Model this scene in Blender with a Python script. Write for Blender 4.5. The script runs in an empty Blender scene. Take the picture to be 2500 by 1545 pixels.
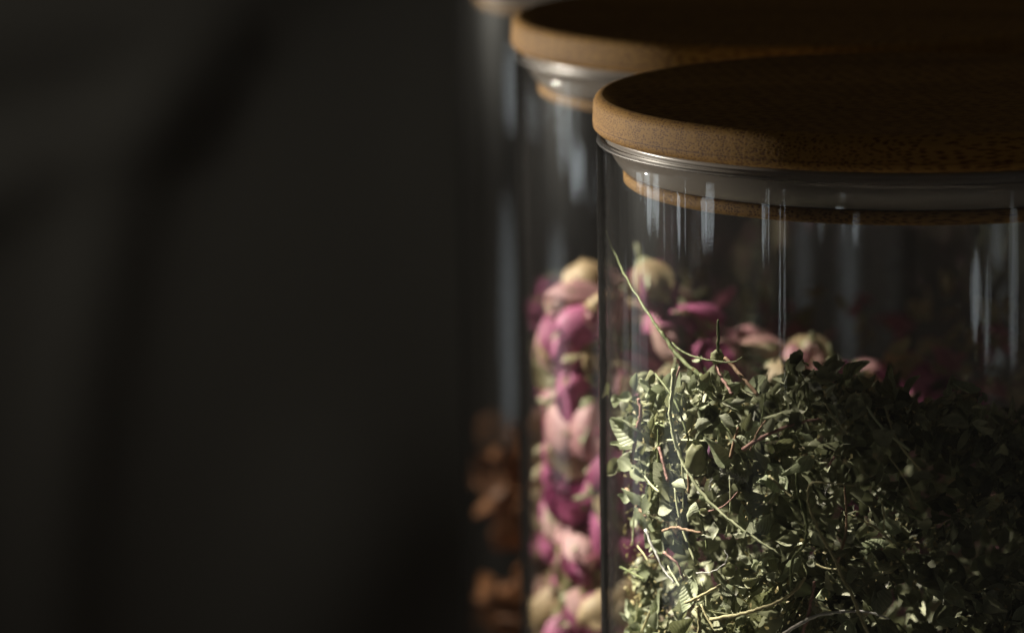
import bpy, math, random
import numpy as np
from mathutils import Vector, Matrix, noise
random.seed(7)
R = math.radians
CM = 0.01
sc = bpy.context.scene
col = sc.collection

# ---------------------------------------------------------------- camera
F, PITCH, ROLL = 10675.0, R(10.58), R(-0.73)
PW, PH = 2500.0, 1545.0
ZL = 0.17                      # underside of the lids above the table
ZCAM = ZL + 0.0979
cp, sp, cr, sr = math.cos(PITCH), math.sin(PITCH), math.cos(ROLL), math.sin(ROLL)
fwd, up0, rt0 = Vector((0, cp, -sp)), Vector((0, sp, cp)), Vector((1, 0, 0))
rt = rt0 * cr + up0 * sr
up = rt0 * (-sr) + up0 * cr
cam = bpy.data.objects.new('camera', bpy.data.cameras.new('camera'))
col.objects.link(cam)
M = Matrix((rt, up, -fwd)).transposed().to_4x4()
M.translation = Vector((0, 0, ZCAM))
cam.matrix_world = M
cam.data.sensor_width = 36.0
cam.data.lens = F / PW * 36.0
cam.data.clip_start, cam.data.clip_end = 0.02, 20
cam.data.dof.use_dof = True
cam.data.dof.focus_distance = 0.668
cam.data.dof.aperture_fstop = 17.0
sc.camera = cam

def ray(px, py):
    a, b = px - PW / 2, -(py - PH / 2)
    u, w = cr * a - sr * b, sr * a + cr * b
    d = fwd * F + rt0 * u + up0 * w
    return Vector((0, 0, ZCAM)), d.normalized()

JAR = {'front': Vector((.0631, .6838, 0)), 'middle': Vector((.0505, .7918, 0)), 'back': Vector((.0381, .9386, 0))}
RO, RI, RLID, RPLUG = .0494, .0480, .0500, .0452

def at(px, py, jar='front', r=.046):
    """point where the line of sight through a photo pixel meets a jar's inside, r from its axis (front side)"""
    o, d = ray(px, py)
    c = JAR[jar]
    ox, oy = o.x - c.x, o.y - c.y
    A = d.x**2 + d.y**2; B = 2*(ox*d.x + oy*d.y); Cc = ox**2 + oy**2 - r*r
    disc = B*B - 4*A*Cc
    t = (-B - math.sqrt(max(disc, 0))) / (2*A)
    return o + d*t

# ---------------------------------------------------------------- world, light, exposure
w = bpy.data.worlds.new('World'); sc.world = w; w.use_nodes = True
bg = w.node_tree.nodes['Background']
bg.inputs[0].default_value = (1.0, .90, .79, 1); bg.inputs[1].default_value = 0.037
sc.view_settings.view_transform = 'Standard'; sc.view_settings.look = 'None'
sc.view_settings.exposure = 0; sc.view_settings.gamma = 1
sc.render.engine = 'CYCLES'
sc.cycles.max_bounces = 12; sc.cycles.transparent_max_bounces = 48
sc.cycles.glossy_bounces = 4; sc.cycles.transmission_bounces = 6; sc.cycles.diffuse_bounces = 3
sc.cycles.sample_clamp_indirect = 3
sc.cycles.use_denoising = True

def lamp(name, loc, target, sx, sy, power, color=(1, 1, 1), shape='RECTANGLE'):
    L = bpy.data.lights.new(name, 'AREA'); L.shape = shape; L.size = sx; L.size_y = sy
    L.energy = power * 2.0; L.color = color
    o = bpy.data.objects.new(name, L); col.objects.link(o)
    o.location = loc
    o.rotation_euler = (Vector(target) - Vector(loc)).to_track_quat('-Z', 'Y').to_euler()
    return o

# sunbeams through the window on the left; each patch of sun ends at the left edge of a lid
def spot(name, target, az, el, dist, power, radius, blend, soft, color=(1.0, .90, .76)):
    d = Vector((-math.cos(az)*math.cos(el), math.sin(az)*math.cos(el), math.sin(el)))
    L = bpy.data.lights.new(name, 'SPOT'); L.energy = power; L.color = color; L.shadow_soft_size = soft
    L.spot_size = 2*math.atan(radius/dist); L.spot_blend = blend
    o = bpy.data.objects.new(name, L); col.objects.link(o); o.location = target + d*dist
    o.rotation_euler = (-d).to_track_quat('-Z', 'Y').to_euler()
for k, az_, el_, rad_, pw, fw in (('front', 24, 50, .074, 800, .010), ('middle', 22, 39, .083, 380, .012), ('back', 10, 45, .075, 120, 0)):
    c = JAR[k]; edge = Vector((c.x - .049, c.y - fw, ZL)); el_ = R(el_)
    spot('window_sun', edge - Vector((math.sin(el_), 0, math.cos(el_)))*(rad_ + (.002 if fw < .015 else -.002)), R(az_), el_, 1.4, pw, rad_, .25 if k != 'middle' else .10, .010)
for k in ('front', 'middle', 'back'):
    c = JAR[k]; spot('lid_side_fill', Vector((c.x - .02, c.y - .002, ZL + .028)), R(25), R(-5), 1.3, 135.0, .062, .55, .025)  # added low spots, one per lid, to brighten the lid sides and seals
spot('backdrop_fill', Vector((-.245, 1.5, .105)), R(-33), R(22), 1.0, 16.0, .155, 1.0, .15, (1.0, 1.0, .90))  # added spot that brightens the upper left of the cloth

def streak_lamp(px, y0, y1, wpx, D, rad, color=(.85, .95, 1.0), shape='ELLIPSE', jar='front'):
    """added lamp, placed by mirroring so it shows as a tall reflection on the glass"""
    c = JAR[jar]
    def hit(x, y):
        p = at(x, y, jar, RO); n = Vector((p.x - c.x, p.y - c.y, 0)).normalized()
        _, d = ray(x, y)
        return p + (d - 2*d.dot(n)*n) * D, p
    a, _ = hit(px, y0); b, _ = hit(px, y1); l, _ = hit(px - wpx/2, (y0+y1)/2); r_, _ = hit(px + wpx/2, (y0+y1)/2)
    m, p = hit(px, (y0+y1)/2)
    hgt = abs(a.z - b.z); wid = (l - r_).length
    lamp('streak_light', m, p, wid, hgt, rad * wid * hgt * math.pi, color, shape)  # one added lamp per streak on the glass
for a in [(1585, 425, 560, 17, .55, 1.9), (1657, 425, 612, 6, .6, 2.4), (1718, 445, 600, 15, .55, 1.9),
          (1622, 470, 620, 3, .6, 1.2), (1864, 450, 640, 5, .5, 1.7), (1905, 450, 960, 3, .5, 1.3),
          (2052, 445, 475, 22, .4, 1.2), (2085, 540, 590, 16, .4, .5), (2385, 620, 830, 24, .4, .62), (2412, 640, 900, 9, .4, .5), (2478, 480, 900, 22, .4, .36),
          (1640, 900, 1700, 46, .5, .26), (1530, 620, 1500, 20, .5, .12), (1840, 560, 1450, 40, .5, .03),
          (1392, 165, 400, 10, .6, .5, (.85, .95, 1), 'ELLIPSE', 'middle'), (1242, 105, 320, 16, .6, 1.3, (.85, .95, 1), 'ELLIPSE', 'back'),
          (1236, 470, 1150, 26, .6, .28, (.85, .95, 1), 'ELLIPSE', 'back')]:
    streak_lamp(*a)

# ---------------------------------------------------------------- material helpers
def mat(name):
    m = bpy.data.materials.new(name); m.use_nodes = True
    nt = m.node_tree; nt.nodes.clear()
    return m, nt, nt.nodes.new('ShaderNodeOutputMaterial')
def N(nt, typ, **kw):
    n = nt.nodes.new('ShaderNode' + typ)
    for k, v in kw.items():
        if k.startswith('i_'): n.inputs[k[2:].replace('_', ' ')].default_value = v
        elif k.startswith('n'): n.inputs[int(k[1:])].default_value = v
        else: setattr(n, k, v)
    return n
def ramp(nt, stops, interp='LINEAR'):
    n = nt.nodes.new('ShaderNodeValToRGB'); e = n.color_ramp.elements; n.color_ramp.interpolation = interp
    while len(e) < len(stops): e.new(.5)
    for k, (p, c) in enumerate(stops):
        e[k].position = p; e[k].color = (*c, 1) if len(c) == 3 else c
    return n
def math_(nt, op, a, b=None, clamp=False):
    n = nt.nodes.new('ShaderNodeMath'); n.operation = op; n.use_clamp = clamp
    for k, v in enumerate((a, b)):
        if v is None: continue
        if isinstance(v, (int, float)): n.inputs[k].default_value = v
        else: nt.links.new(v, n.inputs[k])
    return n.outputs[0]

def bamboo_mat():
    m, nt, out = mat('bamboo'); L = nt.links.new
    tc = N(nt, 'TexCoord')
    mp = N(nt, 'Mapping'); mp.inputs['Scale'].default_value = (.16, 1, 1.25); L(tc.outputs['Object'], mp.inputs[0])
    vo = N(nt, 'TexVoronoi', i_Scale=2500.0, i_Randomness=.75); L(mp.outputs[0], vo.inputs['Vector'])
    # vessels crowd and darken towards the lower skin of the strip
    sep = N(nt, 'SeparateXYZ'); L(tc.outputs['Object'], sep.inputs[0])
    zz = N(nt, 'MapRange', n1=0.0, n2=.0052, n3=.56, n4=.36); L(sep.outputs['Z'], zz.inputs[0])
    dot = math_(nt, 'LESS_THAN', vo.outputs['Distance'], zz.outputs[0])
    sm = N(nt, 'MapRange', n1=.12, n2=.5, n3=1.0, n4=0.0); L(vo.outputs['Distance'], sm.inputs[0])
    no = N(nt, 'TexNoise', i_Scale=60.0, i_Detail=4.0); L(mp.outputs[0], no.inputs['Vector'])
    no2 = N(nt, 'TexNoise', i_Scale=500.0, i_Detail=5.0); L(mp.outputs[0], no2.inputs['Vector'])
    base = ramp(nt, [(.3, (.170, .090, .017)), (.7, (.265, .146, .032))]); L(no.outputs[0], base.inputs[0])
    mx = N(nt, 'MixRGB', blend_type='MULTIPLY'); L(math_(nt, 'MULTIPLY', math_(nt, 'MULTIPLY', dot, sm.outputs[0]), 1.5, True), mx.inputs[0])
    L(base.outputs[0], mx.inputs[1]); mx.inputs[2].default_value = (.30, .17, .08, 1)
    # glue line between two laminated strips
    gl = math_(nt, 'LESS_THAN', math_(nt, 'ABSOLUTE', math_(nt, 'SUBTRACT', sep.outputs['Z'], .00135)), .00010)
    mx2 = N(nt, 'MixRGB', blend_type='MULTIPLY'); L(math_(nt, 'MULTIPLY', gl, .55), mx2.inputs[0]); L(mx.outputs[0], mx2.inputs[1]); mx2.inputs[2].default_value = (.3, .16, .08, 1)
    b = N(nt, 'BsdfPrincipled', i_Roughness=.75); b.inputs['Specular IOR Level'].default_value = .25; L(mx2.outputs[0], b.inputs['Base Color'])
    bu = N(nt, 'Bump', i_Strength=.18, i_Distance=.0002)
    L(math_(nt, 'ADD', math_(nt, 'MULTIPLY', no2.outputs[0], .6), math_(nt, 'MULTIPLY', vo.outputs['Distance'], .8)), bu.inputs['Height'])
    L(bu.outputs[0], b.inputs['Normal']); L(b.outputs[0], out.inputs[0])
    return m

def glass_mat(name='clear_glass', inner=False, rough=.018):
    """borosilicate tube: clear, dark where the wall is seen edge-on, faintly dusty"""
    m, nt, out = mat(name); L = nt.links.new
    lw = N(nt, 'LayerWeight', i_Blend=.5)           # Facing = 1 - cos
    ed = ramp(nt, [(0, (.994, .994, .993)), (.66, (.975, .975, .97)), (.755, (.92, .915, .91)), (.785, (.32, .30, .29)), (.81, (.16, .15, .14)), (.93, (.14, .13, .12)), (.975, (.55, .42, .38)), (1, (.45, .38, .35))])
    if inner:
        ed = ramp(nt, [(0, (.996, .996, .995)), (.85, (.985, .985, .98)), (.93, (.75, .73, .71)), (.97, (.25, .23, .22)), (1, (.2, .18, .17))])
    L(lw.outputs['Facing'], ed.inputs[0])
    tr = N(nt, 'BsdfTransparent'); L(ed.outputs[0], tr.inputs[0])
    tc = N(nt, 'TexCoord')
    mp = N(nt, 'Mapping'); mp.inputs['Scale'].default_value = (1, 1, .03); L(tc.outputs['Object'], mp.inputs[0])
    n1 = N(nt, 'TexNoise', i_Scale=420.0, i_Detail=3.0); L(mp.outputs[0], n1.inputs['Vector'])
    bu = N(nt, 'Bump', i_Strength=.17, i_Distance=.00015); L(n1.outputs[0], bu.inputs['Height'])
    g = N(nt, 'BsdfGlossy', i_Roughness=rough); L(bu.outputs[0], g.inputs['Normal'])
    # reflectance of a thin wall, the same from either side (a Fresnel node would turn the inner faces into mirrors)
    fres = math_(nt, 'ADD', math_(nt, 'MULTIPLY', math_(nt, 'POWER', lw.outputs['Facing'], 5.0), .9), .034)
    m1 = N(nt, 'MixShader'); L(math_(nt, 'MINIMUM', fres, .55 if rough < .1 else .07), m1.inputs[0]); L(tr.outputs[0], m1.inputs[1]); L(g.outputs[0], m1.inputs[2])
    # wipe marks and dust: a thin rough film, streaked along the tube
    mp2 = N(nt, 'Mapping'); mp2.inputs['Scale'].default_value = (1, 1, .06); L(tc.outputs['Object'], mp2.inputs[0])
    n2 = N(nt, 'TexNoise', i_Scale=130.0, i_Detail=5.0, i_Roughness=.65); L(mp2.outputs[0], n2.inputs['Vector'])
    st = ramp(nt, [(.38, (.25,)*3), (.70, (1,)*3)]); L(n2.outputs[0], st.inputs[0])
    rg = N(nt, 'BsdfGlossy', i_Roughness=.30); rg.inputs[0].default_value = (.75, .80, .82, 1)
    m2 = N(nt, 'MixShader'); L(math_(nt, 'MULTIPLY', st.outputs[0], .0045), m2.inputs[0]); L(m1.outputs[0], m2.inputs[1]); L(rg.outputs[0], m2.inputs[2])
    df = N(nt, 'BsdfDiffuse'); df.inputs[0].default_value = (.8, .8, .8, 1)
    n3 = N(nt, 'TexNoise', i_Scale=900.0, i_Detail=4.0); L(tc.outputs['Object'], n3.inputs['Vector'])
    sk = ramp(nt, [(.45, (.4,)*3), (.75, (1,)*3)]); L(n3.outputs[0], sk.inputs[0])
    path = math_(nt, 'DIVIDE', .0030, math_(nt, 'SUBTRACT', 1.10, lw.outputs['Facing']))      # film builds up at a slant, put in as a pale glow along wall edges
    m3 = N(nt, 'MixShader'); L(math_(nt, 'MULTIPLY', math_(nt, 'MULTIPLY', sk.outputs[0], st.outputs[0]), path), m3.inputs[0]); L(m2.outputs[0], m3.inputs[1]); L(df.outputs[0], m3.inputs[2])
    L(m3.outputs[0], out.inputs[0])
    return m

def seal_mat():
    m, nt, out = mat('silicone_seal'); L = nt.links.new
    b = N(nt, 'BsdfPrincipled', i_Roughness=.30); b.inputs['Base Color'].default_value = (.29, .262, .235, 1)
    t = N(nt, 'BsdfTranslucent'); t.inputs[0].default_value = (.18, .172, .165, 1)
    x = N(nt, 'MixShader', n0=.35); L(b.outputs[0], x.inputs[1]); L(t.outputs[0], x.inputs[2]); L(x.outputs[0], out.inputs[0])
    return m

def leafy_mat(name, ca, cb, translucent=.3, vein=True, attr=None, rough=.6, brown=None):
    m, nt, out = mat(name); L = nt.links.new
    oi = N(nt, 'ObjectInfo'); tc = N(nt, 'TexCoord')
    if attr:
        at_ = N(nt, 'Attribute', attribute_name=attr); rnd = at_.outputs['Fac']
    else: rnd = oi.outputs['Random']
    no = N(nt, 'TexNoise', i_Scale=500.0, i_Detail=4.0); L(tc.outputs['Object'], no.inputs['Vector'])
    f = math_(nt, 'ADD', math_(nt, 'MULTIPLY', rnd, .75), math_(nt, 'MULTIPLY', math_(nt, 'SUBTRACT', no.outputs[0], .5), .9), True)
    cm = ramp(nt, [(0, ca), (1, cb)] if not brown else [(0, ca), (.75, cb), (.93, [v*1.25 for v in cb]), (1, brown)]); L(f, cm.inputs[0]); c = cm.outputs[0]
    b = N(nt, 'BsdfPrincipled', i_Roughness=rough)
    if vein:
        uv = N(nt, 'UVMap'); s = N(nt, 'SeparateXYZ'); L(uv.outputs[0], s.inputs[0])
        ab = math_(nt, 'ABSOLUTE', math_(nt, 'SUBTRACT', s.outputs[1], .5))
        ph = math_(nt, 'MULTIPLY', math_(nt, 'SUBTRACT', s.outputs[0], math_(nt, 'MULTIPLY', ab, .9)), 44.0)
        wv = math_(nt, 'MULTIPLY', math_(nt, 'ADD', math_(nt, 'SINE', ph), 1.0), .5)
        mid = math_(nt, 'LESS_THAN', ab, .045)
        h = math_(nt, 'MAXIMUM', math_(nt, 'POWER', wv, 4.0), mid)
        mx = N(nt, 'MixRGB', blend_type='MIX'); L(math_(nt, 'MULTIPLY', h, .16), mx.inputs[0]); L(c, mx.inputs[1]); mx.inputs[2].default_value = (*[min(1, v*1.7 + .03) for v in cb], 1)
        c = mx.outputs[0]
        bu = N(nt, 'Bump', i_Strength=.5, i_Distance=.0002, invert=True); L(h, bu.inputs['Height']); L(bu.outputs[0], b.inputs['Normal'])
    L(c, b.inputs['Base Color'])
    t = N(nt, 'BsdfTranslucent'); L(c, t.inputs[0])
    x = N(nt, 'MixShader', n0=translucent); L(b.outputs[0], x.inputs[1]); L(t.outputs[0], x.inputs[2]); L(x.outputs[0], out.inputs[0])
    return m

def plain(name, ca, cb, scale=300.0, rough=.7, stretch=(1, 1, 1), bump=.3, spec=.3):
    m, nt, out = mat(name); L = nt.links.new
    tc = N(nt, 'TexCoord'); mp = N(nt, 'Mapping'); mp.inputs['Scale'].default_value = stretch; L(tc.outputs['Object'], mp.inputs[0])
    no = N(nt, 'TexNoise', i_Scale=scale, i_Detail=6.0); L(mp.outputs[0], no.inputs['Vector'])
    cm = ramp(nt, [(.3, ca), (.7, cb)]); L(no.outputs[0], cm.inputs[0])
    b = N(nt, 'BsdfPrincipled', i_Roughness=rough); b.inputs['Specular IOR Level'].default_value = spec; L(cm.outputs[0], b.inputs['Base Color'])
    bu = N(nt, 'Bump', i_Strength=bump, i_Distance=.0004); L(no.outputs[0], bu.inputs['Height']); L(bu.outputs[0], b.inputs['Normal'])
    L(b.outputs[0], out.inputs[0])
    return m

MB = bamboo_mat(); MG = glass_mat(); MGR = glass_mat('fire_polished_glass', False, .42); MGI = glass_mat('clear_glass_inside', True); MS = seal_mat()
M_LEAF = [leafy_mat('dried_leaf_grey_green', (.16, .18, .11), (.36, .39, .28)),
          leafy_mat('dried_leaf_olive', (.11, .122, .055), (.26, .275, .15)),
          leafy_mat('dried_leaf_pale', (.20, .235, .14), (.34, .38, .25))]
M_HERB = leafy_mat('herb_fill', (.045, .050, .022), (.26, .28, .175), attr='tone', vein=False, brown=(.20, .13, .07))
M_CRUMB = leafy_mat('herb_crumbs', (.20, .17, .07), (.42, .38, .20), attr='tone', vein=False)
M_PETAL = {'magenta': leafy_mat('petal_magenta', (.20, .030, .10), (.52, .16, .32), .3, False),
           'blush': leafy_mat('petal_blush', (.34, .15, .18), (.60, .44, .38), .3, False),
           'cream': leafy_mat('petal_cream', (.36, .27, .14), (.58, .50, .35), .3, False)}
M_CALYX = leafy_mat('calyx_green', (.18, .20, .09), (.42, .45, .28), .2, False)
M_ORANGE = leafy_mat('dried_peel_orange', (.16, .065, .025), (.42, .19, .075), .2, False)
M_STEM = {'pale': plain('stem_pale', (.26, .29, .17), (.38, .41, .26), 900, .6, (1, 1, .3)),
          'green': plain('stem_green', (.08, .10, .04), (.15, .18, .08), 900, .6),
          'pink': plain('stem_pink', (.17, .09, .08), (.30, .18, .15), 1400, .7),
          'straw': plain('stem_straw', (.24, .23, .12), (.36, .34, .19), 900, .6),
          'brown': plain('stem_brown', (.16, .10, .06), (.28, .19, .12), 900, .7),
          'grey': plain('stem_grey', (.32, .33, .31), (.46, .46, .44), 900, .7)}

# ---------------------------------------------------------------- mesh helpers
def mesh_obj(name, verts, faces, m, parent=None, smooth=True, uvs=None):
    me = bpy.data.meshes.new(name); me.from_pydata([tuple(v) for v in verts], [], faces)
    if smooth: me.polygons.foreach_set('use_smooth', [True]*len(me.polygons))
    if uvs is not None:
        ul = me.uv_layers.new(name='UVMap')
        for lp in me.loops: ul.data[lp.index].uv = uvs[lp.vertex_index]
    me.materials.append(m); me.update()
    o = bpy.data.objects.new(name, me); col.objects.link(o)
    if parent: o.parent = parent
    return o
def tag(o, label=None, cat=None, group=None, kind=None):
    if label: o['label'] = label
    if cat: o['category'] = cat
    if group: o['group'] = group
    if kind: o['kind'] = kind
    return o
def empty(name, loc):
    e = bpy.data.objects.new(name, None); col.objects.link(e); e.location = loc; e.empty_display_size = .01
    return e
def lathe(prof, seg=160, closed=False):
    """prof: (r, z) list; r == 0 gives a pole"""
    V, Fc, rings = [], [], []
    for r_, z in prof:
        if r_ < 1e-9: rings.append([len(V)]); V.append((0, 0, z))
        else:
            rings.append(list(range(len(V), len(V) + seg)))
            V += [(r_*math.cos(2*math.pi*k/seg), r_*math.sin(2*math.pi*k/seg), z) for k in range(seg)]
    pairs = list(zip(rings, rings[1:])) + ([(rings[-1], rings[0])] if closed else [])
    for a, b in pairs:
        for k in range(seg):
            k2 = (k+1) % seg
            if len(a) == 1 and len(b) == 1: continue
            if len(a) == 1: Fc.append((a[0], b[k2], b[k]))
            elif len(b) == 1: Fc.append((a[k], a[k2], b[0]))
            else: Fc.append((a[k], a[k2], b[k2], b[k]))
    return V, Fc
def arc(cx, cz, r, a0, a1, n=6):
    return [(cx + r*math.cos(R(a0 + (a1-a0)*k/n)), cz + r*math.sin(R(a0 + (a1-a0)*k/n))) for k in range(n+1)]

# ---------------------------------------------------------------- setting
def backdrop():
    Y0 = 1.50; nx, nz = 150, 110; x0, x1, z0, z1 = -.75, .85, -.55, .75
    def P2(px, py):
        o, d = ray(px, py); t = (Y0 - o.y)/d.y; q = o + d*t; return q.x, q.z
    ridges = [([(-900, 330), (-200, 90), (250, 60), (560, -20), (900, -350)], 130, .009),
              ([(-500, 800), (-60, 480), (170, 370), (330, 290), (520, 120)], 75, .009),
              ([(420, 300), (330, 380), (270, 560), (215, 850), (160, 1200), (120, 1700), (100, 2400)], 90, .008),
              ([(900, 1300), (600, 1900), (300, 2600)], 220, .02), ([(1300, -400), (1200, 400), (1500, 1500)], 160, .01),
              ([(2300, -500), (2200, 700), (2500, 1900)], 200, .012)]
    rd = [([P2(*p) for p in c], wd/10675*Y0, h) for c, wd, h in ridges]
    def dist(x, z, c):
        best = 9
        for (ax, az), (bx, bz) in zip(c, c[1:]):
            dx, dz = bx-ax, bz-az; t = max(0, min(1, ((x-ax)*dx + (z-az)*dz)/(dx*dx+dz*dz)))
            best = min(best, math.hypot(x-ax-dx*t, z-az-dz*t))
        return best
    V, Fc = [], []
    for j in range(nz+1):
        for i in range(nx+1):
            x = x0 + (x1-x0)*i/nx; z = z0 + (z1-z0)*j/nz
            h = sum(hh*math.exp(-(dist(x, z, c)/wd)**2) for c, wd, hh in rd)
            h += .010*noise.noise(Vector((x*5, z*2, 0)))
            V.append((x, Y0 - h, z))
    for j in range(nz):
        for i in range(nx):
            a = j*(nx+1)+i; Fc.append((a, a+1, a+nx+2, a+nx+1))
    o = mesh_obj('backdrop', V, Fc, plain('dark_linen', (.082, .074, .064), (.100, .092, .080), 700, 1.0))
    tag(o, 'dark grey green cloth hanging in soft folds behind the jars', kind='structure')
backdrop()
def table():
    V = [(x, y, z) for z in (-.025, 0) for (x, y) in ((-.35, .45), (.55, .45), (.55, 1.005), (-.35, 1.005))]
    Fc = [(3, 2, 1, 0), (4, 5, 6, 7), (0, 1, 5, 4), (1, 2, 6, 5), (2, 3, 7, 6), (3, 0, 4, 7)]
    o = mesh_obj('table_top', V, Fc, plain('dark_table_wood', (.105, .097, .085), (.135, .126, .110), 60, 1.0, (.1, 1, 1), spec=0), smooth=False)
    tag(o, 'dark wooden table top the jars stand on', kind='structure')
table()

# ---------------------------------------------------------------- jars and lids
H = ZL
def jar(key, label):
    t = empty('glass_jar', JAR[key]); tag(t, label, 'jar')
    zt = H - .0019            # where the straight tube ends and the fire-polished lip begins
    out = [(0, .0)] + [(RO-.004, 0)] + arc(RO-.004, .004, .004, -90, 0, 5)[1:] + [(RO, zt*k/6) for k in range(1, 6)] + [(RO, zt-.004)]
    out += [(RO, zt-.0015), (RO-.00008, zt)]
    inn = [(RI, zt), (RI, zt-.0015), (RI, .02)] + arc(RI-.004, .0082, .004, 0, -90, 5) + [(0, .0042)]
    V, Fc = lathe(out + inn)
    o = mesh_obj('body', V, Fc, MG, t); o.data.materials.append(MGI)
    for pl in o.data.polygons:
        if all(math.hypot(V[k][0], V[k][1]) < RI + .0001 for k in pl.vertices) and pl.center.z > .003: pl.material_index = 1
    # fire-polished lip: a rounded bead that closes the wall
    cx_, rr_ = (RO+RI)/2, (RO-RI)/2
    p = [(RO-.00008, zt)] + arc(cx_, zt+.0001, rr_, 0, 180, 8) + [(RI, zt)]
    V, Fc = lathe(p, closed=True)
    mesh_obj('rim', V, Fc, MGR, t)
    return t
def lid(key, label, rot):
    c = JAR[key]
    t = empty('bamboo_lid', (c.x, c.y, H)); t.rotation_euler.z = rot; tag(t, label, 'jar lid')
    T = .0054; e = .0011
    p = [(0, 0), (RLID-.0006, 0), (RLID-.0001, .0005), (RLID, .0012)] + arc(RLID-e*1.6, T-e*1.3, e*1.5, 0, 90, 7)[:] + [(RLID-.0024, T+.00016), (RLID-.006, T+.00016), (0, T+.00016)]
    V, Fc = lathe(p); mesh_obj('disc', V, Fc, MB, t)
    p = [(0, -.0086), (RPLUG-.0006, -.0086), (RPLUG, -.0081), (RPLUG, -.0067), (RPLUG-.0005, -.0064), (0, -.0064)]
    V, Fc = lathe(p); mesh_obj('plug', V, Fc, MB, t)
    p = [(RPLUG-.004, -.0001), (.0478, -.0001), (.04785, -.0008), (.0477, -.0012), (.0478, -.0016), (.0476, -.0024), (.0472, -.0034),
         (.0467, -.0043), (.0461, -.0052), (.0455, -.0059), (.0449, -.0063), (RPLUG-.004, -.0063)]
    V, Fc = lathe(p, closed=True); mesh_obj('seal', V, Fc, MS, t)
    return t
jar('front', 'clear glass jar of dried green herbs, the nearest and sharpest')
jar('middle', 'clear glass jar packed with dried pink rosebuds behind the herb jar')
jar('back', 'blurred glass jar of orange brown dried pieces, farthest back')
lid('front', 'round bamboo lid on the herb jar, nearest and in focus', R(8))
lid('middle', 'round bamboo lid on the rosebud jar, blurred, half behind the nearest lid', R(-14))
lid('back', 'bamboo lid on the farthest jar, almost cut off by the top of the photo', R(20))

# ---------------------------------------------------------------- leaves
def leaf_shape(kind, rng, nu=7, nv=4):
    """unit leaf along +x, length 1; returns verts, faces, uvs"""
    wid = {'broad': .34, 'narrow': .20, 'curl': .30}[kind] * rng.uniform(.85, 1.15)
    curl = {'broad': rng.uniform(.2, .7), 'narrow': rng.uniform(-.5, .8), 'curl': rng.uniform(1.2, 2.6)}[kind]
    fold = rng.uniform(.2, 1.1); roll_ = rng.uniform(0, 1.6); tw = rng.uniform(-.9, .9); wav = rng.uniform(.0, .07); ph = rng.uniform(0, 6)
    V, Fc, U = [], [], []
    x = z = 0; ang = -curl*.35
    for i in range(nu+1):
        s = i/nu
        if i: ang += curl/nu; x += math.cos(ang)/nu; z += math.sin(ang)/nu
        wd = wid*(math.sin(math.pi*min(1, s**.72))**.75 if 0 < s < 1 else .03) + .012
        for j in range(nv+1):
            v = j/nv*2-1
            a = v*roll_                       # edges roll inwards
            yy = wd*(math.sin(a)/roll_ if roll_ > .05 else v); hh = wd*((1-math.cos(a))/max(roll_, .05)) + fold*wd*abs(v)*.5 + wav*math.sin(9*s+ph+v*2)*abs(v)
            c, s_ = math.cos(tw*s), math.sin(tw*s)
            y2, h2 = yy*c - hh*s_, yy*s_ + hh*c
            V.append((x - math.sin(ang)*h2, y2, z + math.cos(ang)*h2)); U.append((s, j/nv))
    for i in range(nu):
        for j in range(nv):
            a = i*(nv+1)+j; Fc.append((a, a+nv+1, a+nv+2, a+1))
    return V, Fc, U
rng = random.Random(11)
LEAF_ME = []
for k in range(24):
    kind = ('broad', 'curl', 'narrow', 'curl', 'broad', 'curl')[k % 6]
    V, Fc, U = leaf_shape(kind, rng)
    V = [(a*CM, b*CM, c*CM) for a, b, c in V]           # one centimetre long, scaled per leaf
    o = mesh_obj('leaf_proto', V, Fc, M_LEAF[(0, 1, 0, 2, 2)[rng.randrange(5)]], uvs=U)
    LEAF_ME.append((kind, o.data)); bpy.data.objects.remove(o)
for me_ in LEAF_ME: me_[1].name = 'dried_leaf'

def rand_rot(rng):
    u1, u2, u3 = rng.random(), rng.random()*2*math.pi, rng.random()*2*math.pi
    from mathutils import Quaternion
    return Quaternion((math.sqrt(1-u1)*math.sin(u2), math.sqrt(1-u1)*math.cos(u2), math.sqrt(u1)*math.sin(u3), math.sqrt(u1)*math.cos(u3)))
def lying(rng, c, p, lean=.75):
    """rotation whose leaf plane roughly faces away from the jar axis, pressed on the glass"""
    n = Vector((p.x-c.x, p.y-c.y, 0)).normalized()
    n = (n + Vector((rng.gauss(0, 1), rng.gauss(0, 1), rng.gauss(0, 1)))*lean).normalized()
    t = Vector((rng.gauss(0, 1), rng.gauss(0, 1), rng.gauss(0, 1))); t = (t - n*t.dot(n)).normalized()
    b = n.cross(t)
    return Matrix((t, b, n)).transposed().to_quaternion()

FC = JAR['front']
def herb_top(x, y):
    yr = (y - FC.y)/CM
    return ZL - .0335 - .0019*(yr + 4.8) - .0022*max(0, (x - FC.x)/CM + 1.6) + .0075*noise.noise(Vector((x*75, y*75, 3.3))) + .0035*noise.noise(Vector((x*200, y*200, 1)))
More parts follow.
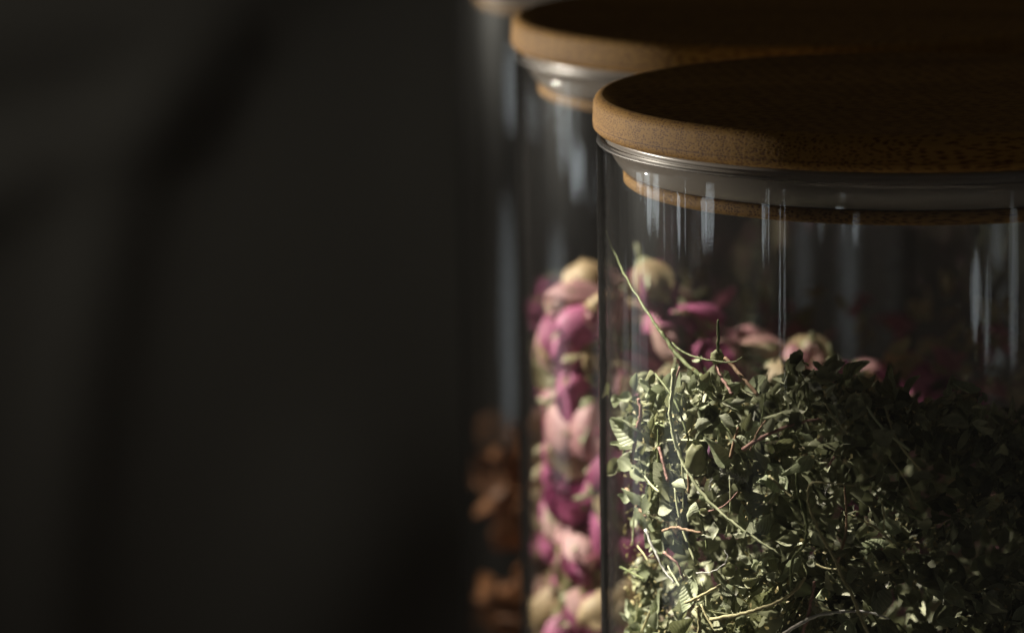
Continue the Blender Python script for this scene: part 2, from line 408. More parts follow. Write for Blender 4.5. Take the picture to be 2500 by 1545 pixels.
# where the packing is loose (dark hollows) - (azimuth deg from the left wall, height above lid underside in cm, radius)
HOLES = [(62, -4.75, .42), (71, -5.0, .55), (80, -4.6, .65), (90, -4.6, .95), (46, -5.9, .30), (50, -5.0, .22), (14, -6.7, .8), (28, -6.9, .35), (85, -6.9, .55), (38, -6.6, .25), (56, -3.9, .2), (100, -6, .6), (66, -6.3, .25)]
def in_hole(p, k=1.0):
    th = math.degrees(math.atan2(-(p.y-FC.y), -(p.x-FC.x))); zc = (p.z-ZL)/CM
    for a, z, r_ in HOLES:
        if math.hypot((th-a)*.0838, zc-z) < r_*k: return True
    return False
def wall_pt(rng, r0, r1, t0, t1, z0, z1):
    r_ = math.sqrt(rng.uniform(r0*r0, r1*r1))*CM; th = R(rng.uniform(t0, t1))
    x = FC.x - r_*math.cos(th); y = FC.y - r_*math.sin(th)
    return Vector((x, y, ZL + rng.uniform(z0, z1)*CM)), r_, th
def clump(p): return noise.noise(p*115 + Vector((5, 2, 9))) + .4*noise.noise(p*320)
rng = random.Random(5)
LBL = {'broad': 'small broad dried green leaf pressed against the glass of the herb jar',
       'curl': 'small tightly curled dried green leaf near the glass of the herb jar',
       'narrow': 'small narrow folded dried green leaf among the stems in the herb jar'}
GRP = {'broad': 'broad dried leaves in the herb jar', 'curl': 'curled dried leaves in the herb jar', 'narrow': 'narrow dried leaves in the herb jar'}
def put_leaf(kind, me, p, q, s, label=None, m=None, group=True):
    o = bpy.data.objects.new('dried_leaf', me); col.objects.link(o)
    o.rotation_mode = 'QUATERNION'; o.rotation_quaternion = q; o.location = p; o.scale = (s, s, s)
    if m:
        o.material_slots[0].link = 'OBJECT'; o.material_slots[0].material = m
    tag(o, label or LBL[kind], 'leaf', GRP[kind] if group else None)
    return o
n = 0; tries = 0; placed = []
while n < 270 and tries < 20000:
    tries += 1
    p, r_, th = wall_pt(rng, 4.0, 4.35, 4, 108, -8.0, -2.8)
    if p.z > herb_top(p.x, p.y) + .002 or in_hole(p) or clump(p) < .02: continue
    if any((p-q).length < .0021 for q in placed): continue
    if th < R(32): g = rng.uniform(1.04, 1.10); p = Vector((FC.x + (p.x-FC.x)*min(g, .0462/r_), FC.y + (p.y-FC.y)*min(g, .0462/r_), p.z))
    placed.append(p)
    kind, me = LEAF_ME[rng.randrange(len(LEAF_ME))]
    s = rng.choice((.30, .38, .48, .58, .68))*rng.uniform(.9, 1.1)*(.8 if math.degrees(th) > 70 else 1)
    o = put_leaf(kind, me, p, lying(rng, FC, p, .6), s); n += 1

def herb_stuff(name, n, m, rr, tt, zz, size, label, seed, res=(5, 2), top=False, hole=.9):
    rng = random.Random(seed); shapes = [leaf_shape(('curl', 'broad', 'narrow')[k % 3], rng, *res) for k in range(12)]
    SV = [np.array(s[0]) for s in shapes]; SF = [np.array(s[1]) for s in shapes]
    AV, AF, T = [], [], []; off = 0; k = 0
    while k < n:
        if top:
            r_ = 4.6*math.sqrt(rng.random())*CM; th = rng.random()*2*math.pi
            x, y = FC.x + r_*math.cos(th), FC.y + r_*math.sin(th); p = Vector((x, y, herb_top(x, y) + rng.uniform(-.004, .0008)))
        else:
            p, r_, th = wall_pt(rng, *rr, *tt, *zz)
            if p.z > herb_top(p.x, p.y) + .001: 
                continue
            if r_ > .034 and in_hole(p, hole): k += 1; continue
            if r_ > .0325 and clump(p) < (.10 if size[0] > .1 else .0): k += 1; continue
        i = rng.randrange(12); s = rng.uniform(*size)*CM
        q = lying(rng, FC, p, .9).to_matrix()
        V = SV[i]*s @ np.array(q).T + np.array(p)
        d = V[:, :2] - np.array([FC.x, FC.y]); rad = np.hypot(d[:, 0], d[:, 1]); over = rad > .0463
        V[over, :2] = np.array([FC.x, FC.y]) + d[over]*(.0463/rad[over])[:, None]
        AV.append(V); AF.append(SF[i] + off); off += len(V); T += [rng.random()]*len(V); k += 1
    o = mesh_obj(name, np.concatenate(AV).tolist(), np.concatenate(AF).tolist(), m)
    at_ = o.data.attributes.new('tone', 'FLOAT', 'POINT'); at_.data.foreach_set('value', T)
    tag(o, label, kind='stuff')
herb_stuff('herb_fill', 7000, M_HERB, (1.5, 3.8), (-180, 180), (-16.3, -2.8), (.28, .5), 'loose mass of crumpled dried green herb leaves filling the nearest jar', 1)
herb_stuff('herb_fill', 3000, M_HERB, (3.5, 4.3), (-15, 125), (-8.6, -2.8), (.26, .56), 'densely packed small dried leaves on the lit side of the herb jar', 2)
herb_stuff('herb_fill', 1300, M_HERB, (0, 1), (0, 1), (0, 1), (.2, .42), 'uneven top layer of dried leaves in the herb jar', 3, top=True)
herb_stuff('herb_crumbs', 5200, M_CRUMB, (3.9, 4.55), (-10, 118), (-8.6, -3.0), (.04, .12), 'yellowish crumbs of broken leaf and flower between the herbs', 4, res=(2, 1), hole=.8)

# ---------------------------------------------------------------- stems
def catmull(P, n=8):
    P = [Vector(p) for p in P]; Q = [P[0]*2-P[1]] + P + [P[-1]*2-P[-2]]; out = []
    for i in range(1, len(Q)-2):
        a, b, c, d = Q[i-1:i+3]
        for k in range(n):
            t = k/n; out.append(.5*((2*b) + (c-a)*t + (2*a-5*b+4*c-d)*t*t + (3*b-a-3*c+d)*t**3))
    return out + [P[-1]]
def tube(path, r0, r1, sides=7, knots=0, seed=0):
    V, Fc = [], []; n = len(path); nrm = Vector((0, 0, 1)); rg = random.Random(seed)
    for i, p in enumerate(path):
        t = (path[min(i+1, n-1)] - path[max(i-1, 0)]).normalized()
        nrm = (nrm - t*nrm.dot(t)); nrm = nrm.normalized() if nrm.length > 1e-4 else t.orthogonal().normalized()
        b = t.cross(nrm); s = i/(n-1)
        r_ = (r0 + (r1-r0)*s)*(1 + .10*rg.uniform(-1, 1) + (.16 if knots and i % knots == 0 and 0 < i < n-1 else 0))
        for k in range(sides):
            a = 2*math.pi*k/sides; V.append(p + (nrm*math.cos(a) + b*math.sin(a))*r_)
    for i in range(n-1):
        for k in range(sides):
            k2 = (k+1) % sides; Fc.append((i*sides+k, i*sides+k2, (i+1)*sides+k2, (i+1)*sides+k))
    Fc.append(tuple(range(sides))[::-1]); Fc.append(tuple((n-1)*sides+k for k in range(sides)))
    return V, Fc
c5 = lambda x, y: (1430 + x/3.149, 520 + y/3.149)
c6 = lambda x, y: (1430 + x/2.774, 1000 + y/2.774)
c2 = lambda x, y: (1400 + x/1.748, 680 + y/1.748)
STEMS = [  # pixels, crop, width in photo px (start, end), material, radius from axis (start, end), label
 ([(155, 140), (225, 315), (335, 540), (460, 740), (560, 890), (620, 970), (700, 1090), (850, 1225), (930, 1290)], c5, (2, 10), 'green', (4.66, 4.4), 'long dark green stem slanting up above the herbs, its thin tip near the glass'),
 ([(590, 940), (680, 1020), (760, 1075), (860, 1110), (980, 1135), (1130, 1145), (1210, 1105)], c5, (6, 2.5), 'green', (4.45, 4.2), 'thin side shoot running right from the long slanting green stem'),
 ([(1015, 1090), (1022, 980), (1015, 820)], c5, (7, 5), 'green', (4.1, 4.2), 'short upright green stalk standing on a swollen node above the herbs'),
 ([(1000, 1130), (1030, 1230), (1080, 1320), (1130, 1390)], c5, (6, 6), 'pink', (4.1, 4.3), 'short pinkish stalk dropping from the swollen node into the herbs'),
 ([(1070, 1110), (1150, 1200), (1230, 1290), (1320, 1400)], c5, (8, 7), 'brown', (4.1, 4.2), 'brown stalk slanting down right from the swollen node'),
 ([(688, 540), (682, 620), (680, 760), (705, 860), (745, 940), (805, 1010), (870, 1090), (940, 1160), (1040, 1240), (1130, 1300), (1260, 1362)], lambda x, y: (1430 + (x-500)*1.0, 520 + y*.62), (9, 4), 'pale', (4.68, 4.6), 'x'),
 ([(278, 510), (288, 580), (268, 660), (250, 780)], c2, (7, 8), 'pink', (4.62, 4.6), 'hairy pink stem hanging near the left glass edge of the herb jar'),
 ([(405, 810), (450, 920), (490, 1000), (520, 1070), (600, 1170)], c6, (7, 3), 'grey', (4.66, 4.6), 'straight silvery stem end low on the left of the herb jar'),
 ([(950, 830), (960, 920), (985, 1000), (997, 1080), (975, 1150), (935, 1200), (930, 1330)], c2, (6, 6), 'green', (4.6, 4.65), 'bent green stem with a kink near the bright leaf cluster, right of centre'),
 ([(1210, 885), (1080, 870), (1010, 878), (1003, 950), (1040, 1060), (1100, 1170), (1150, 1280), (1190, 1350), (1225, 1440), (1270, 1540)], c2, (3, 8), 'straw', (4.6, 4.68), 'long straw stem with a sharp hook at its top, falling to lower right'),
 ([(585, 1452), (700, 1435), (800, 1405), (870, 1380), (940, 1335), (990, 1275)], c2, (8, 6), 'straw', (4.68, 4.62), 'thick straw coloured stem rising to the right along the bottom of the herb jar'),
 ([(480, 1382), (560, 1345), (625, 1308)], c2, (7, 6), 'straw', (4.66, 4.6), 'short straight straw stem above the thick bottom stem'),
 ([(880, 1530), (960, 1475), (1040, 1437), (1150, 1418), (1270, 1425), (1350, 1450)], c2, (9, 3), 'grey', (4.66, 4.6), 'pale grey stem arching right at the bottom edge of the photo'),
 ([(530, 1395), (537, 1450), (535, 1540)], c2, (8, 8), 'straw', (4.68, 4.66), 'cut straw stem standing upright at the bottom edge'),
 ([(1060, 598), (980, 612), (900, 635), (800, 680), (720, 730)], c2, (4, 9), 'pink', (4.5, 4.66), 'fuzzy pink stem lying right of the upper herbs and fading into shade'),
 ([(525, 1255), (590, 1250), (640, 1220), (658, 1185), (645, 1160)], c2, (2.5, 2), 'grey', (4.68, 4.66), 'hair thin pale fibre curled into a hook'),
 ([(1030, 1290), (1010, 1400), (975, 1520)], c2, (6, 7), 'pink', (4.6, 4.6), 'reddish stem piece upright at the bottom, right of the cut straw stem'),
 ([(366, 720), (385, 790), (402, 865)], c2, (6, 7), 'pink', (4.55, 4.6), 'short pink stem left of the long pale stem'),
 ([(380, 1075), (430, 1062), (480, 1070), (545, 1085)], c2, (6, 5), 'brown', (4.66, 4.6), 'short brown stem lying level in the pale leaf tangle'),
 ([(225, 895), (265, 960), (310, 1015)], c2, (7, 6), 'brown', (4.6, 4.64), 'brown stem piece slanting near the lower left glass edge'),
 ([(835, 840), (880, 885), (935, 935)], c2, (5, 5), 'straw', (4.5, 4.6), 'short straw twig beside the orange crumbs'),
 ([(1080, 810), (1098, 785), (1115, 760)], c2, (3, 6), 'pink', (4.5, 4.5), 'tiny orange pink splinter alone in the dark right part'),
 ([(385, 1170), (440, 1210), (470, 1285)], c2, (6, 4), 'pink', (4.6, 4.5), 'pinkish twig low on the left, right of the silvery stem'),
 ([(960, 395), (990, 450), (1008, 540)], c2, (3, 3), 'green', (4.5, 4.4), 'thin green stalk sticking out of the herbs into shade'),
]
PALE = [c6(580, -80), c6(572, 0), c6(590, 150), c6(630, 300), c6(700, 430), c6(800, 580), c6(920, 700), c6(1050, 800), c6(1180, 890), c6(1320, 985)]
PALE = [(c5(680, 1200)), (c5(668, 1380))] + PALE[1:]
for k, (pts, crop, wd, mk, rr, lb) in enumerate(STEMS):
    if lb == 'x':
        P = PALE; lb = 'long pale green stem curving down through the middle of the herbs'
    else: P = [crop(*p) for p in pts]
    n = len(P)
    W_ = [at(x, y, 'front', (rr[0] + (rr[1]-rr[0])*i/(n-1) + (.05 if min(rr) > 4.45 else 0))*CM) for i, (x, y) in enumerate(P)]
    path = catmull(W_, 6)
    jr = random.Random(k); path = [p + Vector((jr.gauss(0, 1), jr.gauss(0, 1), jr.gauss(0, 1)))*.00005 for p in path]
    c0 = path[0].copy()
    V, Fc = tube([p - c0 for p in path], wd[0]/168*.66*CM, wd[1]/168*.66*CM, 7, knots=9, seed=k)
    o = mesh_obj('herb_stem', V, Fc, M_STEM[mk]); o.location = c0
    tag(o, lb, 'stem', 'herb stems in the nearest jar')
rng = random.Random(77)
for k in range(46):
    p, r_, th = wall_pt(rng, 4.5, 4.64, 6, 88, -7.6, -3.6)
    if p.z > herb_top(p.x, p.y): continue
    n = Vector((p.x-FC.x, p.y-FC.y, 0)).normalized(); tx = Vector((-n.y, n.x, 0)); a = rng.uniform(0, math.pi)
    d = tx*math.cos(a) + Vector((0, 0, 1))*math.sin(a); L_ = rng.uniform(.002, .0065); bend = (tx*rng.uniform(-1, 1) + Vector((0, 0, rng.uniform(-1, 1))))*L_*.18
    path = catmull([-d*L_, bend - d*L_*.2 - n*.0002, bend*.8 + d*L_*.4 - n*.0003, d*L_ - n*.0006], 4)
    V, Fc = tube(path, rng.uniform(.00011, .00026), rng.uniform(.00008, .0002), 6, knots=5, seed=k)
    mk = rng.choice(('pale', 'straw', 'pink', 'green', 'brown', 'green', 'green', 'pale'))
    o = mesh_obj('dried_twig', V, Fc, M_STEM[mk]); o.location = p
    o['label'] = 'short ' + {'pale': 'pale green', 'straw': 'straw coloured', 'pink': 'pinkish', 'green': 'dark green', 'brown': 'brown'}[mk] + ' twig scrap tangled among the leaves of the herb jar'
    o['category'] = 'twig'; o['group'] = mk.replace('pale', 'pale green').replace('green green', 'green') + ' twig scraps in the herb jar'
# swollen node and the flat dark scrap caught above the herbs
def blob(name, px, py, r_ax, rad, m, label, cat, sq=(1, 1, 1), seed=0):
    rg = Vector((seed*3.1, 0, 0)); V, Fc = lathe([(0, -1)] + [(math.cos(R(a)), math.sin(R(a))) for a in range(-75, 76, 15)] + [(0, 1)], 18)
    V = [Vector(v)*rad*(1 + .28*noise.noise(Vector(v)*1.9 + rg)) for v in V]
    o = mesh_obj(name, [(v.x*sq[0], v.y*sq[1], v.z*sq[2]) for v in V], Fc, m); o.location = at(px, py, 'front', r_ax*CM)
    return tag(o, label, cat)
blob('flower_bud', *c5(1008, 1105), 4.1, .0011, M_LEAF[1], 'round green seed head node on the stalks above the herbs', 'bud', seed=1)
blob('flower_bud', *c2(520, 770), 4.6, .0019, M_LEAF[1], 'plump dark green bud beside the long pale stem', 'bud', (.85, .7, 1.25), 2)
blob('flower_bud', *c6(870, 270), 4.6, .0010, plain('dried_purple_flower', (.05, .02, .045), (.16, .07, .12), 1500, .9), 'small purple dried flower right of the long pale stem', 'bud', (1, .8, 1.3), 3)
# fuzzy silvery seed tufts
def tuft(px, py, r_ax, ln, nh, label, seed, dirn):
    rg = random.Random(seed); c = at(px, py, 'front', r_ax*CM); V, Fc = [], []
    for k in range(nh):
        b = Vector(dirn)*rg.uniform(-1, 1)*ln; d = Vector((rg.gauss(0, 1), rg.gauss(0, .6), rg.gauss(0, 1) + .3)).normalized()*ln*rg.uniform(.3, .6)
        s = Vector((rg.gauss(0, 1), rg.gauss(0, 1), rg.gauss(0, 1))).normalized()*.00006; i = len(V)
        V += [b - s, b + s, b + d]; Fc.append((i, i+1, i+2))
    o = mesh_obj('seed_tuft', V, Fc, M_STEM['grey'], smooth=False); o.location = c; tag(o, label, 'seed tuft')
tuft(*c2(680, 840), 4.62, .0020, 170, 'silvery fluffy seed tuft right of the plump green bud', 1, (1, 0, -.45))
tuft(*c2(585, 880), 4.62, .0010, 90, 'small white fluffy tuft under the plump green bud', 2, (.2, 0, 1))
tuft(*c2(1082, 895), 4.55, .0010, 60, 'faint grey fluffy tuft under the hooked straw stem', 3, (.4, 0, 1))

# the large leaves that can be pointed out one by one: crop2 position, length px, screen angle, kind index, material
BIG = [
 (350, 525, 62, 60, 'broad', 2, 'large striped pale leaf left of the long pale stem'),
 (270, 440, 60, 80, 'broad', 2, 'grey green leaf standing up at the top left of the herbs'),
 (322, 420, 62, 30, 'broad', 1, 'wide dark green leaf at the top of the herbs'),
 (480, 430, 52, 10, 'narrow', 0, 'folded leaf just right of where the long stem enters the herbs'),
 (565, 415, 46, 50, 'broad', 1, 'dark rounded leaf at the top of the herbs under the node'),
 (700, 525, 52, 15, 'narrow', 0, 'slim pale leaf lying level near the top right of the herbs'),
 (820, 450, 62, 70, 'curl', 0, 'pointed leaf standing up at the right of the herb surface'),
 (550, 620, 70, 25, 'curl', 0, 'long curved leaf arching over a dark hollow'),
 (650, 610, 60, -30, 'broad', 0, 'leaf curling down right of the arched leaf'),
 (750, 610, 62, 75, 'broad', 1, 'round dark leaf seen face on right of centre'),
 (840, 620, 50, 70, 'broad', 0, 'oval leaf beside the pink stem'),
 (912, 655, 42, 60, 'broad', 1, 'dull green leaf under the pink stem'),
 (900, 595, 50, 20, 'narrow', 0, 'thin upturned leaf above the pink stem'),
 (150, 480, 70, -70, 'curl', 1, 'dark leaf tip touching the left glass edge'),
 (185, 620, 60, -60, 'broad', 0, 'leaf against the left glass edge below the dark tip'),
 (345, 620, 50, 80, 'broad', 1, 'dark green leaf between the pink and the pale stem'),
 (290, 790, 55, 80, 'narrow', 0, 'upright folded leaf at the foot of the hairy pink stem'),
 (250, 820, 45, 40, 'broad', 2, 'bright leaf corner at the foot of the hairy pink stem'),
 (445, 885, 62, -5, 'broad', 2, 'brightest pale round leaf beside the long pale stem'),
 (497, 985, 72, 82, 'curl', 2, 'long curled pale leaf hanging beside the long pale stem'),
 (330, 915, 60, 75, 'narrow', 1, 'slim pointed leaf left of the brightest pale leaf'),
 (400, 975, 80, 10, 'broad', 0, 'big shaded leaf with a crinkled top edge, centre left'),
 (565, 985, 56, 35, 'curl', 1, 'yellow green curled leaf just below the long pale stem'),
 (400, 1110, 62, -70, 'curl', 2, 'pale leaf hanging under the level brown stem'),
 (610, 1080, 62, -75, 'curl', 0, 'dark leaf with a lit rim right of the level brown stem'),
 (560, 1105, 50, 5, 'narrow', 0, 'small rolled leaf right of the level brown stem'),
 (500, 1250, 42, 40, 'broad', 2, 'pale leaf at the foot of the silvery stem'),
 (730, 1210, 56, -50, 'curl', 0, 'curled leaf at the left of the lower bright cluster'),
 (860, 1260, 66, 30, 'curl', 0, 'leaf curled like a ribbon in the lower bright cluster'),
 (760, 1285, 60, 25, 'broad', 1, 'wide crinkled leaf below the lower bright cluster'),
 (660, 1320, 66, -20, 'broad', 0, 'broad leaf above the thick bottom stem'),
 (655, 1420, 52, -80, 'curl', 2, 'pointed pale leaf crossing the thick bottom stem'),
 (355, 1455, 62, 80, 'broad', 0, 'oval striped leaf in shade at the bottom left'),
 (1050, 1110, 56, -55, 'broad', 2, 'bright triangular leaf beside the long straw stem'),
 (1105, 1080, 56, -70, 'narrow', 0, 'slim leaf right of the bright triangular leaf'),
 (1195, 1110, 50, 30, 'curl', 0, 'crescent leaf at the right of the lit herbs'),
 (1140, 1175, 40, 20, 'broad', 1, 'small flat leaf under the crescent leaf'),
 (1210, 1040, 44, -10, 'curl', 1, 'hooked dark leaf above the crescent leaf'),
 (950, 1055, 38, -30, 'curl', 0, 'little curled leaf on the bent green stem'),
 (1270, 1195, 28, 40, 'broad', 1, 'small leaf alone at the right edge of the light'),
 (1030, 1215, 52, -5, 'curl', 0, 'leaf curled along the stem crossing, lower right'),
 (1000, 1150, 48, -5, 'narrow', 2, 'thin pale leaf left of the bright triangular leaf'),
 (880, 810, 34, 80, 'broad', 0, 'small oval leaf hanging under the dull green leaf'),
]
rng = random.Random(21)
for (x, y, ln, ang, kind, mi, lb) in BIG:
    px, py = c2(x, y)
    cands = [me for kd_, me in LEAF_ME if kd_ == kind]; me = cands[rng.randrange(len(cands))]
    p = at(px, py, 'front', 4.63*CM)
    n = Vector((p.x-FC.x, p.y-FC.y, 0)).normalized()
    tx = Vector((-n.y, n.x, 0))
    if tx.x < 0: tx = -tx
    t = (tx*math.cos(R(ang)) + Vector((0, 0, 1))*math.sin(R(ang))).normalized()
    n2 = (n + Vector((rng.gauss(0, .3), 0, rng.gauss(0, .3)))).normalized(); n2 = (n2 - t*n2.dot(t)).normalized()
    if rng.random() < .35: n2 = -n2
    q = Matrix((t, n2.cross(t), n2)).transposed().to_quaternion()
    s = ln/1.748/160*1.45
    o = put_leaf(kind, me, p - t*s*CM*.5, q, s, lb, M_LEAF[mi], group=False)
    o['group'] = 'large leaves in the herb jar'

# ---------------------------------------------------------------- rosebuds
def petal_mesh(seed, opening):
    """one shrivelled petal wrapped round the z axis: broad base, pointed crumpled tip"""
    rg = random.Random(seed); nu, nv = 7, 6; V, Fc = [], []
    span = rg.uniform(1.0, 1.4); off = Vector((seed*7.3, 1.7, 0)); lean = rg.uniform(-.15, .15)
    for i in range(nu+1):
        s = i/nu; a = R(-62 + 138*s)
        wd = math.sin(math.pi*(.14 + .52*min(1, s/.62)))**.7 if s < .62 else max(.07, (math.sin(math.pi*.66)**.7)*(1 - ((s-.62)/.38)**1.6))
        for j in range(nv+1):
            v = j/nv*2-1
            cr_ = noise.noise(Vector((s*3.2, v*1.9, 0)) + off)
            r_ = max(.05, math.cos(a))*(1 + opening*s*s*1.6) + .14*abs(v)**3 + .20*cr_*(.3 + s)
            z = math.sin(a)*1.42 + .16*noise.noise(Vector((s*2, v*3, 5)) + off)*s - .20*v*v*s
            th = v*span*wd + lean*s
            V.append((r_*math.cos(th), r_*math.sin(th), z))
    for i in range(nu):
        for j in range(nv):
            a = i*(nv+1)+j; Fc.append((a, a+1, a+nv+2, a+nv+1))
    return [(x*.0037, y*.0037, z*.0040) for x, y, z in V], Fc
PET = {}
for c in M_PETAL:
    PET[c] = []
    for k in range(9):
        V, Fc = petal_mesh(k, (.0, .05, .12, .2, .35, .5, .08, .25, .7)[k]); o = mesh_obj('petal', V, Fc, M_PETAL[c]); PET[c].append(o.data); bpy.data.objects.remove(o)
V, Fc = lathe([(0, -.0020), (.0011, -.0019), (.0019, -.0008), (.0019, .0002), (.0012, .0012), (.0024, .0019)], 12)
for k in range(5):
    a = 2*math.pi*k/5
    i = len(V)
    for (rr_, zz_, ww) in ((.0020, .0014, .5), (.0036, .0034, .34), (.0040, .0058, .04)):
        V += [(rr_*math.cos(a-ww), rr_*math.sin(a-ww), zz_), (rr_*math.cos(a+ww), rr_*math.sin(a+ww), zz_)]
    Fc += [(i, i+1, i+3, i+2), (i+2, i+3, i+5, i+4)]
i = len(V); tv, tf = tube([Vector((0, 0, -.0018)), Vector((.0003, 0, -.0035)), Vector((.0010, .0002, -.0050))], .0005, .0004, 6)
V += [tuple(v) for v in tv]; Fc += [tuple(i+a for a in f) for f in tf]
o = mesh_obj('calyx', V, Fc, M_CALYX); CAL = o.data; bpy.data.objects.remove(o)
MC = JAR['middle']
RL = {'magenta': 'dried rosebud with deep pink petals packed in the middle jar', 'blush': 'dried rosebud with faded blush petals packed in the middle jar', 'cream': 'dried rosebud with cream brown petals packed in the middle jar'}
rng = random.Random(3)
def rosebud(p, c, s, label=None):
    t = empty('dried_rosebud', p); t.rotation_mode = 'QUATERNION'
    for _ in range(60):                     # turn it until neither stalk nor tip would poke through the glass
        q = rand_rot(rng)
        if all(math.hypot((p + q @ v).x - MC.x, (p + q @ v).y - MC.y) < .0468 for v in (Vector((0, 0, -.0088*s)), Vector((0, 0, .0052*s)))): break
    t.rotation_quaternion = q; t.scale = (s, s, s)
    tag(t, RL[c], 'rosebud', {'magenta': 'deep pink', 'blush': 'blush', 'cream': 'cream brown'}[c] + ' rosebuds in the middle jar')
    if label: t['label'] = label
    a0 = rng.random()*6.28
    for k in range(6):
        c2_ = c if rng.random() < .60 else ('magenta', 'blush', 'cream')[rng.randrange(3)]
        o = bpy.data.objects.new('petal', PET[c2_][rng.randrange(9) if k else 0]); col.objects.link(o); o.parent = t
        o.rotation_euler.z = a0 + k*2.4; z = .62 + .085*k; o.scale = (z, z, .80 + .05*k + rng.uniform(-.08, .12)); o.rotation_euler.x = rng.uniform(-.16, .16)
    o = bpy.data.objects.new('calyx', CAL); col.objects.link(o); o.parent = t; o.location = (0, 0, -.0042)
pts = []; tries = 0
# two traced buds that stand above the rest
TRACED = ['pointed deep pink rosebud standing highest behind the long slanting stem', 'pale rosebud at the top of the strip between the two front jar edges', 'pink rosebud just under the pale one at the top of the strip', 'pale pink rosebud right of the front jar left edge, behind the slanting stem', 'large pale rosebud behind the thin side shoot, widest of those seen through the front jar', 'deep pink rosebud behind the upright green stalk', 'deep pink rosebud halfway down the strip, touching the front jar edge', 'large pale pink rosebud low in the strip, the roundest', 'pale rosebud above the deep pink one halfway down the strip', 'deep pink rosebud in the upper third of the strip', 'deep pink rosebud near the bottom of the strip']
for (px, py, c, s, rr_), lb_ in zip(((1602, 700, 'magenta', 1.0, 4.0), (1405, 740, 'blush', .95, 4.0), (1430, 800, 'magenta', .95, 4.2), (1480, 760, 'blush', .9, 4.0), (1655, 820, 'blush', 1.15, 3.9), (1700, 800, 'magenta', 1.0, 3.0),
                        (1395, 1120, 'magenta', 1.05, 4.2), (1382, 1270, 'blush', 1.3, 4.1), (1400, 1050, 'blush', 1.1, 4.2), (1410, 980, 'magenta', 1.0, 4.2), (1395, 1400, 'magenta', 1.0, 4.0)), TRACED):
    p = at(px, py, 'middle', rr_*CM); pts.append(p); rosebud(p, c, s, lb_)
while len(pts) < 300 and tries < 60000:
    tries += 1
    r_ = rng.uniform(2.4, 4.28)*CM; th = R(rng.uniform(-50, 140)); z = ZL + rng.uniform(-11.4, -4.4)*CM
    if tries > 30000: r_ = rng.uniform(0, 4.2)*CM; th = R(rng.uniform(-180, 180)); z = ZL + rng.uniform(-6.8, -4.5)*CM
    p = Vector((MC.x - r_*math.cos(th), MC.y - r_*math.sin(th), z + .003*noise.noise(Vector((r_*th*90, r_*100, 0)))))
    if p.z > ZL - .0455 - .20*max(0, p.x - MC.x + .042): continue
    if any((p-q).length < .0068 for q in pts): continue
    pts.append(p); rosebud(p, rng.choices(['magenta', 'blush', 'cream'], [.46, .28, .26])[0], rng.uniform(.85, 1.12))
print('rosebuds', len(pts))
# loose sepals and petals between them
def chip_stuff(name, centre, n, rr, tt, zz, size, m, label, seed):
    rng = random.Random(seed); AV, AF, T = [], [], []; off = 0
    shapes = [leaf_shape(('curl', 'broad', 'narrow')[k % 3], rng, 4, 2) for k in range(12)]
    for k in range(n):
        r_ = math.sqrt(rng.uniform(rr[0]**2, rr[1]**2))*CM; th = R(rng.uniform(*tt))
        p = np.array([centre.x - r_*math.cos(th), centre.y - r_*math.sin(th), ZL + rng.uniform(*zz)*CM])
        V = np.array(shapes[k % 12][0])*rng.uniform(*size)*CM @ np.array(rand_rot(rng).to_matrix()).T + p
        d = V[:, :2] - np.array([centre.x, centre.y]); rad = np.hypot(d[:, 0], d[:, 1]); over = rad > .0474
        V[over, :2] = np.array([centre.x, centre.y]) + d[over]*(.0474/rad[over])[:, None]
        AV.append(V); AF.append(np.array(shapes[k % 12][1]) + off); off += len(V); T += [rng.random()]*len(V)
    o = mesh_obj(name, np.concatenate(AV).tolist(), np.concatenate(AF).tolist(), m)
    a_ = o.data.attributes.new('tone', 'FLOAT', 'POINT'); a_.data.foreach_set('value', T); tag(o, label, kind='stuff')
M_SEP = leafy_mat('loose_sepals', (.16, .15, .07), (.46, .42, .26), attr='tone', vein=False)
M_PLOOSE = leafy_mat('loose_petals', (.20, .035, .10), (.50, .24, .27), attr='tone', vein=False)
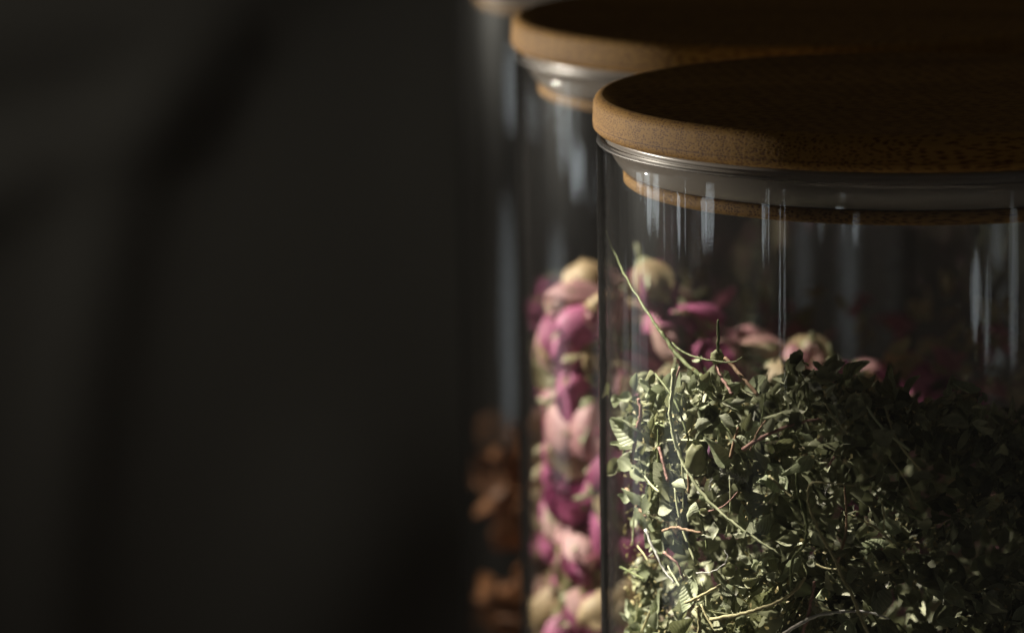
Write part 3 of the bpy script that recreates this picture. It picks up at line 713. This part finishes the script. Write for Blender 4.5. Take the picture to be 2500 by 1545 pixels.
chip_stuff('loose_sepals', MC, 1100, (3.4, 4.6), (-180, 180), (-16.3, -5.0), (.3, .7), M_SEP, 'loose dried sepals among the rosebuds', 1)
chip_stuff('loose_petals', MC, 800, (2.5, 4.4), (-180, 180), (-16.3, -5.4), (.4, .8), M_PLOOSE, 'loose dried rose petals filling gaps and the bottom of the rosebud jar', 2)

# ---------------------------------------------------------------- peel pieces in the back jar
BC = JAR['back']; rng = random.Random(9); PEEL = []
for k in range(6):
    V, Fc, U = leaf_shape('curl' if k % 2 else 'broad', rng, 6, 4)
    n0 = len(V); V = [Vector(v) for v in V]; V2 = V + [v + Vector((0, 0, .10)) for v in V]
    Fc2 = Fc + [tuple(n0+a for a in f[::-1]) for f in Fc]
    edge = [j for j in range(5)] + [i*5+4 for i in range(1, 7)] + [6*5+j for j in (3, 2, 1, 0)] + [i*5 for i in range(5, 0, -1)]
    for a, b in zip(edge, edge[1:] + edge[:1]): Fc2.append((b, a, a+n0, b+n0))
    V2 = [((v.x-.4)*CM, v.y*2.0*CM*(1 + .2*noise.noise(v*4)), v.z*CM) for v in V2]
    o = mesh_obj('peel_piece', V2, Fc2, M_ORANGE); PEEL.append(o.data); bpy.data.objects.remove(o)
pts = []; tries = 0
while len(pts) < 130 and tries < 20000:
    tries += 1
    r_ = rng.uniform(2.6, 4.4)*CM; th = R(rng.uniform(-40, 110)); z = ZL + rng.uniform(-15.5, -10.8)*CM
    if tries > 12000: r_ = rng.uniform(0, 4.1)*CM; th = R(rng.uniform(-180, 180)); z = ZL + rng.uniform(-11.8, -11.0)*CM
    p = Vector((BC.x - r_*math.cos(th), BC.y - r_*math.sin(th), z))
    if any((p-q).length < .0062 for q in pts): continue
    pts.append(p); o = bpy.data.objects.new('peel_piece', PEEL[rng.randrange(6)]); col.objects.link(o)
    o.location = p; o.rotation_mode = 'QUATERNION'; o.rotation_quaternion = rand_rot(rng); s = rng.uniform(.75, 1.05); o.scale = (s, s, s)
    tag(o, 'curled orange brown dried piece in the farthest jar', 'dried peel', 'dried peel pieces in the farthest jar')
